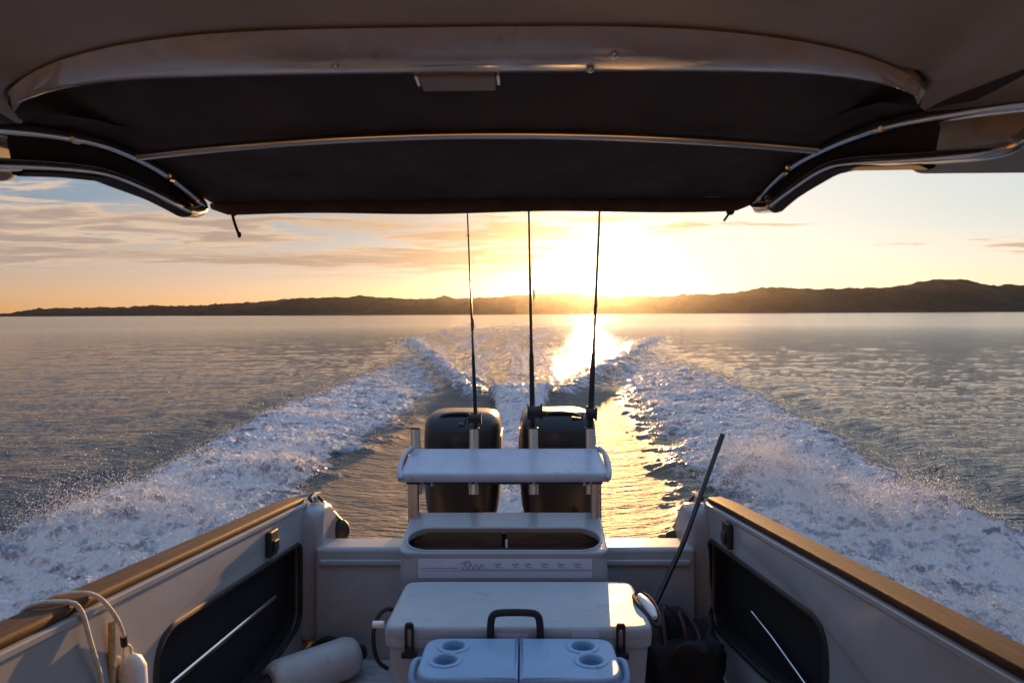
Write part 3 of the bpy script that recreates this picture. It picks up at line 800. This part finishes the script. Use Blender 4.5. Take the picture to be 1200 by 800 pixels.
# two breaking arms of the V and the churned water between them
inV = sst(ar + .3, ar - .5, aX) * sst(15.5, 18.5, Y)
arm = np.exp(-((aX - ar + .3 * n1 + .12 * n2) / np.interp(Y, [16, 30, 60], [.4, .8, 1.5])) ** 2) * sst(15, 18, Y) * sst(70, 46, Y + 5 * n1)
far = np.interp(Y, [16, 24, 30, 62, 120, 260], [.55, .58, .60, .56, .42, .0])
vwid = np.where(Y > 62, sst(1, .8, aX / (11 + (Y - 62) * .05)), 1)
ray = fbm((X - XC) / np.maximum(Y, 5) * 34, Y * .05, 4, .6, 121)
vf = inV * far * vwid * (.72 + .6 * streak + .9 * ray)
foam = np.maximum.reduce([foam, prop, arm * np.clip(.62 + .5 * n2, .3, .9), vf])
foam = np.where(Rr < 2.8, 0, foam)

# heights
fade = np.interp(Rr, [0, 20, 45, 90, 200], [1.1, 1.0, .6, .15, 0])
chop = (.045 * fbm(X * .28 + 3, Y * .55, 3, .5, 41) + .020 * fbm(X * .9, Y * 2.1, 3, .55, 43) + .008 * fbm(X * 2.6, Y * 5.5, 2, .5, 47)) * fade
calm = 1 - .5 * np.clip(foam, 0, 1)
lump = (.065 * fbm(X * .75, Y * .75, 2, .5, 61) + .05 * fbm(X * 1.9, Y * 1.9, 2, .5, 63, True)
        + .045 * fbm(X * 4.6, Y * 4.6, 2, .5, 67, True) + .034 * fbm(X * 11, Y * 11, 3, .6, 71, True) + .018 * fbm(X * 26, Y * 26, 2, .6, 73, True) * sst(16, 7, Y)) * np.interp(Rr, [0, 40, 120], [1, .9, .0])
crest = np.exp(-((aX - edge + .45) / .45) ** 2) * behind * np.interp(Y, [0, 10, 30, 45], [1, 1, .5, 0])
trough = np.exp(-((aX - edge - .55) / .5) ** 2) * behind * np.interp(Y, [0, 12, 25, 40], [1, 1, .6, 0])
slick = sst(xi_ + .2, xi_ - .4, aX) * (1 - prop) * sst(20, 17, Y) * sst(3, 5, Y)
Z = chop * calm * (1 - .88 * slick) + band * dens * (.10 + 1.0 * lump) + .10 * crest - .13 * trough
SPL = [(-4.3, 5.9, .8, .30), (-3.4, 6.6, .6, .16), (-3.1, 8.6, .55, .24), (2.7, 7.6, .5, .2), (3.0, 8.6, .6, .22), (4.1, 6.6, .6, .22), (3.2, 6.4, .6, .2), (5.0, 9.2, .6, .16)]
for a_, b_, r_, h_ in SPL:
    Z += np.exp(-((X - a_) ** 2 + (Y - b_) ** 2) / r_ ** 2) * h_ * .45 * (.35 + .9 * np.clip(fbm(X * 3.5, Y * 3.5, 3, .6, 83, True), 0, 1)) * sst(.15, .8, foam)
Z += prop * (.05 + .9 * lump + .20 * np.exp(-((Y - 16.5) / 2.0) ** 2))
Z += arm * (np.interp(Y, [16, 24, 40, 55, 66], [.12, .26, .34, .26, .06]) + .9 * lump) + vf * (.04 + .8 * lump)
# ribs on the slick water inside the wake
Z += slick * (-.03 + .10 * np.clip((aX - .6) / np.maximum(xi_ - .6, .5), 0, 1.1) ** 2 + .0025 * n2)
foam = np.maximum(foam, slick * .30 * (Rr > 3.2) * np.clip(.4 + 1.4 * streak, 0, 1))
Z = np.where(Rr < 3.0, np.minimum(Z, 0) - .05, Z)

verts = np.stack([X, Y, Z], -1).reshape(-1, 3)
i, j = np.meshgrid(np.arange(nr - 1), np.arange(na), indexing='ij')
j2 = (j + 1) % na
quads = np.stack([i * na + j, i * na + j2, (i + 1) * na + j2, (i + 1) * na + j], -1).reshape(-1, 4)
_q = verts[quads[5 * na]]; _n = np.cross(_q[1] - _q[0], _q[2] - _q[0])
if _n[2] < 0: quads = quads[:, ::-1].copy()
foamv = foam.reshape(-1)
slickv = slick.reshape(-1)

def quadmesh(name, verts, quads, material, attrs, normals=None):
    used = np.unique(quads); remap = np.full(len(verts), -1); remap[used] = np.arange(len(used))
    v = verts[used]; q = remap[quads]
    me = bpy.data.meshes.new(name)
    me.vertices.add(len(v)); me.vertices.foreach_set('co', v.astype(np.float32).ravel())
    me.loops.add(len(q) * 4); me.loops.foreach_set('vertex_index', q.astype(np.int32).ravel())
    me.polygons.add(len(q)); me.polygons.foreach_set('loop_start', np.arange(0, len(q) * 4, 4, dtype=np.int32))
    me.update(calc_edges=True)
    me.shade_smooth()
    if normals is not None: me.normals_split_custom_set_from_vertices(normals[used].astype(np.float32))
    for k, a in attrs.items():
        at = me.attributes.new(k, 'FLOAT', 'POINT'); at.data.foreach_set('value', a[used].astype(np.float32))
    me.materials.append(material)
    o = bpy.data.objects.new(name, me); COL.objects.link(o)
    return o

def water_material(name):
    W = bpy.data.materials.new(name); W.use_nodes = True
    g = NT(W.node_tree); g.n.clear()
    out = g.new('ShaderNodeOutputMaterial')
    tc = g.new('ShaderNodeTexCoord'); P = tc.outputs['Object']
    at = g.new('ShaderNodeAttribute', attribute_name='foam').outputs['Fac']
    # open water
    wb = g.new('ShaderNodeBsdfPrincipled')
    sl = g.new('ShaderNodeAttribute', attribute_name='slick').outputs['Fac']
    g.put(wb.inputs['Base Color'], g.mix(sl, (.014, .022, .027), (.075, .066, .055)))  # slick water browned: the warm sky's reflection is put into its base colour
    wb.inputs['IOR'].default_value = 1.333
    a = g.noise(g.scale(P, (.35, 1.1, 1)), 1.1, 6, .62)
    b = g.noise(g.scale(P, (1.2, 3.2, 1)), 2.6, 4, .6)
    hgt = g.math('MULTIPLY_ADD', b, .35, a)
    c_ = g.noise(g.scale(P, (3, 9, 1)), 1.6, 3, .6)
    hgt = g.math('MULTIPLY_ADD', c_, .16, hgt)
    ln = g.new('ShaderNodeVectorMath', operation='LENGTH'); g.put(ln.inputs[0], P)
    fall = g.new('ShaderNodeMapRange'); g.put(fall.inputs[0], ln.outputs['Value']); fall.inputs[1].default_value = 18; fall.inputs[2].default_value = 130; fall.inputs[3].default_value = 1.0; fall.inputs[4].default_value = .10
    far = g.new('ShaderNodeMapRange'); g.put(far.inputs[0], ln.outputs['Value']); far.inputs[1].default_value = 22; far.inputs[2].default_value = 150; far.inputs[3].default_value = .05; far.inputs[4].default_value = .16
    g.put(wb.inputs['Roughness'], g.math('MAXIMUM', g.math('MULTIPLY_ADD', sl, .58, .07), far.outputs[0]))
    g.put(wb.inputs['Normal'], g.bump(hgt, g.math('MULTIPLY', g.math('MULTIPLY_ADD', sl, -.45, 1.0), fall.outputs[0]), .20))
    # foam
    fb = g.new('ShaderNodeBsdfPrincipled')
    fb.inputs['Roughness'].default_value = .75
    fb.inputs['Specular IOR Level'].default_value = .25
    v2 = g.new('ShaderNodeTexVoronoi', feature='DISTANCE_TO_EDGE')
    nz = g.new('ShaderNodeTexNoise'); g.put(nz.inputs['Vector'], P); nz.inputs['Scale'].default_value = 2.2; nz.inputs['Detail'].default_value = 4
    g.put(v2.inputs['Vector'], g.mix(.45, P, nz.outputs['Color'], 'ADD')); v2.inputs['Scale'].default_value = 7
    thread = g.ramp(v2.outputs['Distance'], .16, .0)
    den = g.math('MULTIPLY_ADD', g.math('SUBTRACT', g.noise(g.scale(P, (1, .8, 1)), 4.2, 9, .74), .5), 4.6, g.math('MULTIPLY_ADD', at, .82, -.06))
    den = g.math('MULTIPLY_ADD', thread, .35, den)
    g.put(fb.inputs['Base Color'], g.mix(g.ramp(den, .25, .95), g.mix(g.ramp(g.noise(P, 1.1, 3), .35, .65), (.08, .17, .27), (.26, .39, .52)), (.95, .95, .95)))
    fn = g.noise(P, 9, 6, .7)
    fn2 = g.noise(P, 34, 4, .7)
    g.put(fb.inputs['Normal'], g.bump(g.math('MULTIPLY_ADD', fn2, .4, fn), .9, .07))
    # lacy cover: cells and threads open where the foam thins
    vo = g.new('ShaderNodeTexVoronoi', feature='DISTANCE_TO_EDGE')
    g.put(vo.inputs['Vector'], g.mix(.18, P, g.new('ShaderNodeTexNoise').outputs['Color'], 'ADD'))
    vo.inputs['Scale'].default_value = 2.6
    lace = g.ramp(vo.outputs['Distance'], .02, .35)
    n = g.noise(P, 3.2, 7, .68)
    cut = g.math('MULTIPLY_ADD', g.math('SUBTRACT', n, .5), 1.5, at)
    cut = g.math('MULTIPLY_ADD', lace, -.22, cut)
    fac = g.math('MULTIPLY', g.ramp(cut, .22, .55), g.ramp(at, .02, .15))
    tr = g.new('ShaderNodeBsdfTranslucent'); tr.inputs['Color'].default_value = (.80, .82, .84, 1)
    fm = g.new('ShaderNodeMixShader'); fm.inputs[0].default_value = .38
    g.l.new(fb.outputs[0], fm.inputs[1]); g.l.new(tr.outputs[0], fm.inputs[2])
    mx = g.new('ShaderNodeMixShader')
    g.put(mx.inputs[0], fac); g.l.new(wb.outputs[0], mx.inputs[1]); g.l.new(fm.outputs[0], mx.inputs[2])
    g.l.new(mx.outputs[0], out.inputs['Surface'])
    return W
WAT = water_material('sea_water')
G = verts.reshape(nr, na, 3)
dr = np.gradient(G, axis=0); da = np.roll(G, -1, 1) - np.roll(G, 1, 1)
NV = np.cross(da, dr); NV[NV[..., 2] < 0] *= -1
NV = (NV / np.maximum(np.linalg.norm(NV, axis=-1, keepdims=True), 1e-12)).reshape(-1, 3)
fq = (foamv[quads].mean(1) > .20) & (slickv[quads].mean(1) < .5)
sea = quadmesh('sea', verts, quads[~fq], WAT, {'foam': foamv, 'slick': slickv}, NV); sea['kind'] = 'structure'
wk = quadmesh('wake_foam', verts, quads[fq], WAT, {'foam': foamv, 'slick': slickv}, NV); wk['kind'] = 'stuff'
wk['label'] = 'churned white foam of the wake spreading behind the boat'; wk['category'] = 'wake foam'

# spray thrown up along the wake: specks of water, uncountable
cand = (fq) & (verts[quads[:, 0], 1] > 3.2) & (verts[quads[:, 0], 1] < 26)
ci = quads[cand][:, 0]
cx, cy, cz = verts[ci].T
clump = np.clip(fbm(cx * .8 + 9, cy * .8, 3, .55, 91) * 1.6 + .1, 0, 1) ** 1.5
area = (cy / 8) ** 1.0
pr = (clump + 4 * sum(np.exp(-((cx - a_) ** 2 + (cy - b_) ** 2) / r_ ** 2) * h_ for a_, b_, r_, h_ in SPL)) * area * foamv[ci]; pr /= pr.sum()
NS = 140000
pick = rng.choice(len(ci), NS, p=pr)
sx = cx[pick] + rng.normal(0, .03, NS); sy = cy[pick] + rng.normal(0, .04, NS)
boost = sum(np.exp(-((sx - a_) ** 2 + (sy - b_) ** 2) / r_ ** 2) * h_ for a_, b_, r_, h_ in SPL)
hh = rng.exponential(1, NS) * (.02 + .06 * clump[pick] + .5 * boost)
sz = cz[pick] + hh
sr = rng.lognormal(math.log(.0038), .45, NS) * np.clip(sy / 9, .6, 1.4)
tet = np.array([[1, 1, 1], [1, -1, -1], [-1, 1, -1], [-1, -1, 1]]) / 1.73
pts = np.stack([sx, sy, sz], -1)[:, None, :] + tet[None] * sr[:, None, None] * rng.uniform(.6, 1.5, (NS, 1, 3))
base = (np.arange(NS) * 4)[:, None]
tri = np.concatenate([base + np.array(t) for t in ([0, 1, 2], [0, 3, 1], [0, 2, 3], [1, 3, 2])], 0)
me = bpy.data.meshes.new('sea_spray')
pv = pts.reshape(-1, 3)
me.vertices.add(len(pv)); me.vertices.foreach_set('co', pv.astype(np.float32).ravel())
me.loops.add(len(tri) * 3); me.loops.foreach_set('vertex_index', tri.astype(np.int32).ravel())
me.polygons.add(len(tri)); me.polygons.foreach_set('loop_start', np.arange(0, len(tri) * 3, 3, dtype=np.int32))
me.update(calc_edges=True); me.shade_smooth()
SP = bpy.data.materials.new('spray_drops'); SP.use_nodes = True
g = NT(SP.node_tree); bs = g.n['Principled BSDF']
g.put(bs.inputs['Base Color'], g.mix(g.noise(g.new('ShaderNodeTexCoord').outputs['Object'], 5), (.90, .90, .92), (.96, .96, .95)))
trn = g.new('ShaderNodeBsdfTranslucent'); trn.inputs['Color'].default_value = (.95, .95, .95, 1)
mxs = g.new('ShaderNodeMixShader'); mxs.inputs[0].default_value = .5
g.l.new(bs.outputs[0], mxs.inputs[1]); g.l.new(trn.outputs[0], mxs.inputs[2]); g.l.new(mxs.outputs[0], g.n['Material Output'].inputs['Surface'])
bs.inputs['Roughness'].default_value = .4
me.materials.append(SP)
sp = bpy.data.objects.new('sea_spray', me); COL.objects.link(sp); sp['kind'] = 'stuff'
sp['label'] = 'fine white spray flying above the foam of the wake'; sp['category'] = 'spray'

# ------------------------------------------------------------------ hills
def hill(name, dist, depth, prof, seed, material, label, a0, a1, tree):
    """prof: (tan azimuth, tan elevation) of the ridge seen from the boat"""
    px = np.array([p[0] for p in prof]); pz = np.array([p[1] for p in prof])
    n = 900; t = np.linspace(a0, a1, n); nd = 36
    d = np.linspace(0, 1, nd)
    T, D = np.meshgrid(t, d)
    yy = dist + (D - .45) * depth * (1 + .25 * perlin(T * 9, D * 0 + .3, seed))
    xx = T * dist
    hgt = np.interp(T, px, pz) * dist
    sect = np.where(D < .45, sst(0, .45, D) ** .8, sst(1, .45, D))
    spur = fbm(T * 28, D * 3.0, 4, .5, seed)
    zz = hgt * sect * (1 + .20 * spur * (1 - np.abs(D - .45) * 2) ** 0 * (1 - sst(.3, .45, D)))
    zz = zz + (fbm(xx / 46, yy / 46, 4, .65, seed + 5) * tree) * np.clip(hgt / 25, 0, 1) * sst(0, .12, D)
    zz = np.where(D < .01, -1.5, np.maximum(zz, -1.5)); zz = np.where(hgt < .3, -2, zz)
    v = np.stack([xx, yy, zz], -1).reshape(-1, 3)
    i, j = np.meshgrid(np.arange(nd - 1), np.arange(n - 1), indexing='ij')
    q = np.stack([i * n + j, i * n + j + 1, (i + 1) * n + j + 1, (i + 1) * n + j], -1).reshape(-1, 4)
    o = quadmesh(name, v, q, material, {})
    o['kind'] = 'structure'; o['label'] = label
    return o
HM = bpy.data.materials.new('wooded_hillside'); HM.use_nodes = True
g = NT(HM.node_tree); bs = g.n['Principled BSDF']
Po = g.new('ShaderNodeTexCoord').outputs['Object']
cc = g.mix(g.ramp(g.noise(Po, .012, 6, .65), .35, .65), (.006, .007, .005), (.015, .012, .008))
g.put(bs.inputs['Base Color'], g.mix(g.ramp(g.noise(Po, .004, 3), .58, .66), cc, (.022, .018, .012)))
bs.inputs['Roughness'].default_value = .9; bs.inputs['Specular IOR Level'].default_value = .1
g.put(bs.inputs['Normal'], g.bump(g.noise(Po, .05, 5, .7), .8, 14))
main = [(-.46, -.001), (-.43, .0015), (-.40, .006), (-.375, .012), (-.345, .0185), (-.334, .0232), (-.318, .0245), (-.29, .0245), (-.26, .0258), (-.235, .0272), (-.21, .0255), (-.175, .0232),
        (-.15, .0222), (-.115, .0252), (-.08, .0232), (-.04, .0245), (-.015, .027), (.03, .0292), (.06, .0302), (.075, .0298), (.10, .0264), (.13, .0250), (.17, .0248), (.21, .0250),
        (.25, .0268), (.29, .0275), (.32, .030), (.335, .0335), (.35, .0372), (.362, .0368), (.385, .0345), (.41, .0340), (.43, .0335), (.47, .0345), (.52, .0352), (.565, .0395), (.58, .0440),
        (.60, .0470), (.62, .0458), (.635, .0448), (.652, .0405), (.68, .0378), (.74, .0380), (.85, .036), (1.0, .045), (1.2, .03), (1.5, .02)]
hill('wooded_hills', 2600, 900, main, 5, HM, 'dark wooded hills along the far shore below the sun', -.47, 1.5, 13)
lefth = [(-1.0, .02), (-.85, .006), (-.80, .0), (-.765, -.001), (-.745, .0025), (-.72, .0085), (-.70, .0105), (-.66, .0112), (-.64, .0112), (-.60, .0120), (-.57, .0122), (-.55, .0150), (-.53, .0140), (-.50, .0132),
         (-.46, .0145), (-.43, .0165), (-.40, .0180), (-.37, .0205), (-.345, .0230), (-.32, .0238), (-.28, .020), (-.2, .012), (-.15, 0)]
hill('far_headland', 4300, 900, lefth, 9, HM, 'low hazy headland reaching out on the left of the hills', -1.0, -.15, 24)

# ------------------------------------------------------------------ evening air
hz = bmesh.new(); bmesh.ops.create_cube(hz, size=1)
for v in hz.verts: v.co = Vector((v.co.x * 16000, v.co.y * 16000, -4 if v.co.z < 0 else 260))
me = bpy.data.meshes.new('haze'); hz.to_mesh(me); hz.free()
HZ = bpy.data.materials.new('evening_haze'); HZ.use_nodes = True
g = NT(HZ.node_tree); g.n.clear()
out = g.new('ShaderNodeOutputMaterial'); pv_ = g.new('ShaderNodeVolumePrincipled')
pv_.inputs['Color'].default_value = (.92, .86, .80, 1)
pv_.inputs['Density'].default_value = HAZE_D
pv_.inputs['Anisotropy'].default_value = .90
g.l.new(pv_.outputs[0], out.inputs['Volume'])
me.materials.append(HZ)
ho = bpy.data.objects.new('haze', me); COL.objects.link(ho); ho['kind'] = 'stuff'
ho['label'] = 'thin warm evening haze over the bay'; ho['category'] = 'haze'

# ------------------------------------------------------------------ sun and sky
sd = bpy.data.lights.new('sun', 'SUN'); so = bpy.data.objects.new('sun', sd); COL.objects.link(so)
so.rotation_euler = (-SUN_DIR).to_track_quat('-Z', 'Y').to_euler()
sd.energy = SUN_E; sd.angle = R(.53); sd.color = (1, .52, .19)

wd = bpy.data.worlds.new('World'); sc.world = wd; wd.use_nodes = True
g = NT(wd.node_tree); g.n.clear()
out = g.new('ShaderNodeOutputWorld'); bg = g.new('ShaderNodeBackground')
sky = g.new('ShaderNodeTexSky', sky_type='NISHITA'); sky.sun_disc = False
sky.sun_elevation = SUN_EL; sky.sun_rotation = SUN_AZ
sky.altitude = 0; sky.air_density = 1.0; sky.dust_density = .5; sky.ozone_density = 1.5
D = g.new('ShaderNodeTexCoord').outputs['Generated']
sep = g.new('ShaderNodeSeparateXYZ'); g.l.new(D, sep.inputs[0])
dx, dyy, dz = sep.outputs
zc = g.math('ADD', g.math('MAXIMUM', dz, 0), .03)
cp = g.new('ShaderNodeCombineXYZ')
g.put(cp.inputs[0], g.math('DIVIDE', dx, zc)); g.put(cp.inputs[1], g.math('DIVIDE', dyy, zc))
cv = g.scale(cp.outputs[0], (.42, .80, 1))
big = g.noise(cv, .55, 3, .5, .3)
fine = g.noise(g.scale(cp.outputs[0], (.9, 1.5, 1)), 1.3, 7, .62, .5)
cl = g.math('MULTIPLY_ADD', g.math('SUBTRACT', fine, .5), .55, big)
side = g.ramp(dx, .42, -.18)                                   # the cloud bank lies to the left
thr = g.math('MULTIPLY_ADD', side, -.16, .605)
cover = g.ramp(g.math('SUBTRACT', cl, thr), .0, .075)
cover = g.math('MULTIPLY', cover, g.ramp(dz, .045, .075))
cover = g.math('MULTIPLY', cover, g.ramp(dz, .48, .20))      # clear strip above the horizon
bk = g.math('DIVIDE', g.math('SUBTRACT', g.math('MULTIPLY_ADD', fine, .035, dz), .094), .011)
bk = g.math('EXPONENT', g.math('MULTIPLY', g.math('MULTIPLY', bk, bk), -1))
bk = g.math('MULTIPLY', g.math('MULTIPLY', bk, g.ramp(dx, .10, -.03)), g.ramp(fine, .26, .44))
b2 = g.math('DIVIDE', g.math('SUBTRACT', g.math('MULTIPLY_ADD', fine, .05, dz), .150), .016)
b2 = g.math('EXPONENT', g.math('MULTIPLY', g.math('MULTIPLY', b2, b2), -1))
b2 = g.math('MULTIPLY', g.math('MULTIPLY', b2, g.ramp(dx, .02, -.12)), g.ramp(fine, .34, .52))
bk = g.math('MAXIMUM', bk, g.math('MULTIPLY', b2, .55))
cover = g.math('MAXIMUM', cover, bk)
cover = g.math('MULTIPLY', cover, CLOUD)
dt = g.new('ShaderNodeVectorMath', operation='DOT_PRODUCT'); g.put(dt.inputs[0], D); dt.inputs[1].default_value = SUN_DIR
cs = g.math('MAXIMUM', dt.outputs['Value'], 0)
near = g.math('POWER', cs, 14)
thick = g.math('MAXIMUM', g.ramp(g.math('SUBTRACT', cl, thr), .01, .16), g.math('MULTIPLY', bk, .85))
ccol = g.mix(thick, CL_EDGE, CL_CORE)
ccol = g.mix(g.math('MULTIPLY', near, .7), ccol, CL_SUN)
s1 = g.mix(1.0, sky.outputs[0], SKY_MUL, 'MULTIPLY')
s1 = g.mix(1.0, s1, g.mix(1.0, g.mix(1.0, s1, (KC, KC, KC), 'MULTIPLY'), (1, 1, 1), 'ADD'), 'DIVIDE')
s1 = g.mix(1.0, s1, g.mix(g.math('POWER', cs, 5), (0, 0, 0), AUREOLE), 'ADD')
s1 = g.mix(1.0, s1, g.mix(g.math('MULTIPLY', g.ramp(dx, -.15, .45), g.ramp(cs, .1, .8)), (0, 0, 0), VEIL), 'ADD')
hor = g.math('MULTIPLY', g.ramp(dz, .13, .0), g.ramp(cs, .2, .9))
s1 = g.mix(1.0, s1, g.mix(hor, (0, 0, 0), HOR_ADD), 'ADD')
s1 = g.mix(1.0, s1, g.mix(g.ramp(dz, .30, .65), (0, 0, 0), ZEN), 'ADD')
s1 = g.mix(cover, s1, ccol)
glow = g.mix(g.math('POWER', cs, 900), (0, 0, 0), GLOW1)
glow2 = g.mix(g.math('POWER', cs, 70), (0, 0, 0), GLOW2)
s1 = g.mix(1.0, s1, glow, 'ADD'); s1 = g.mix(1.0, s1, glow2, 'ADD')
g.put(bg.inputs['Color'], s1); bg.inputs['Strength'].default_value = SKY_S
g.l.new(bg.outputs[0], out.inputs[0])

sc.view_settings.view_transform = 'Standard'; sc.view_settings.look = 'None'
sc.view_settings.exposure = EXPO; sc.view_settings.gamma = 1; sc.view_settings.use_curve_mapping = False
sc.render.engine = 'CYCLES'
sc.cycles.max_bounces = 8; sc.cycles.diffuse_bounces = 4; sc.cycles.glossy_bounces = 4; sc.cycles.volume_bounces = 0
sc.cycles.use_denoising = True
sc.cycles.sample_clamp_indirect = 4
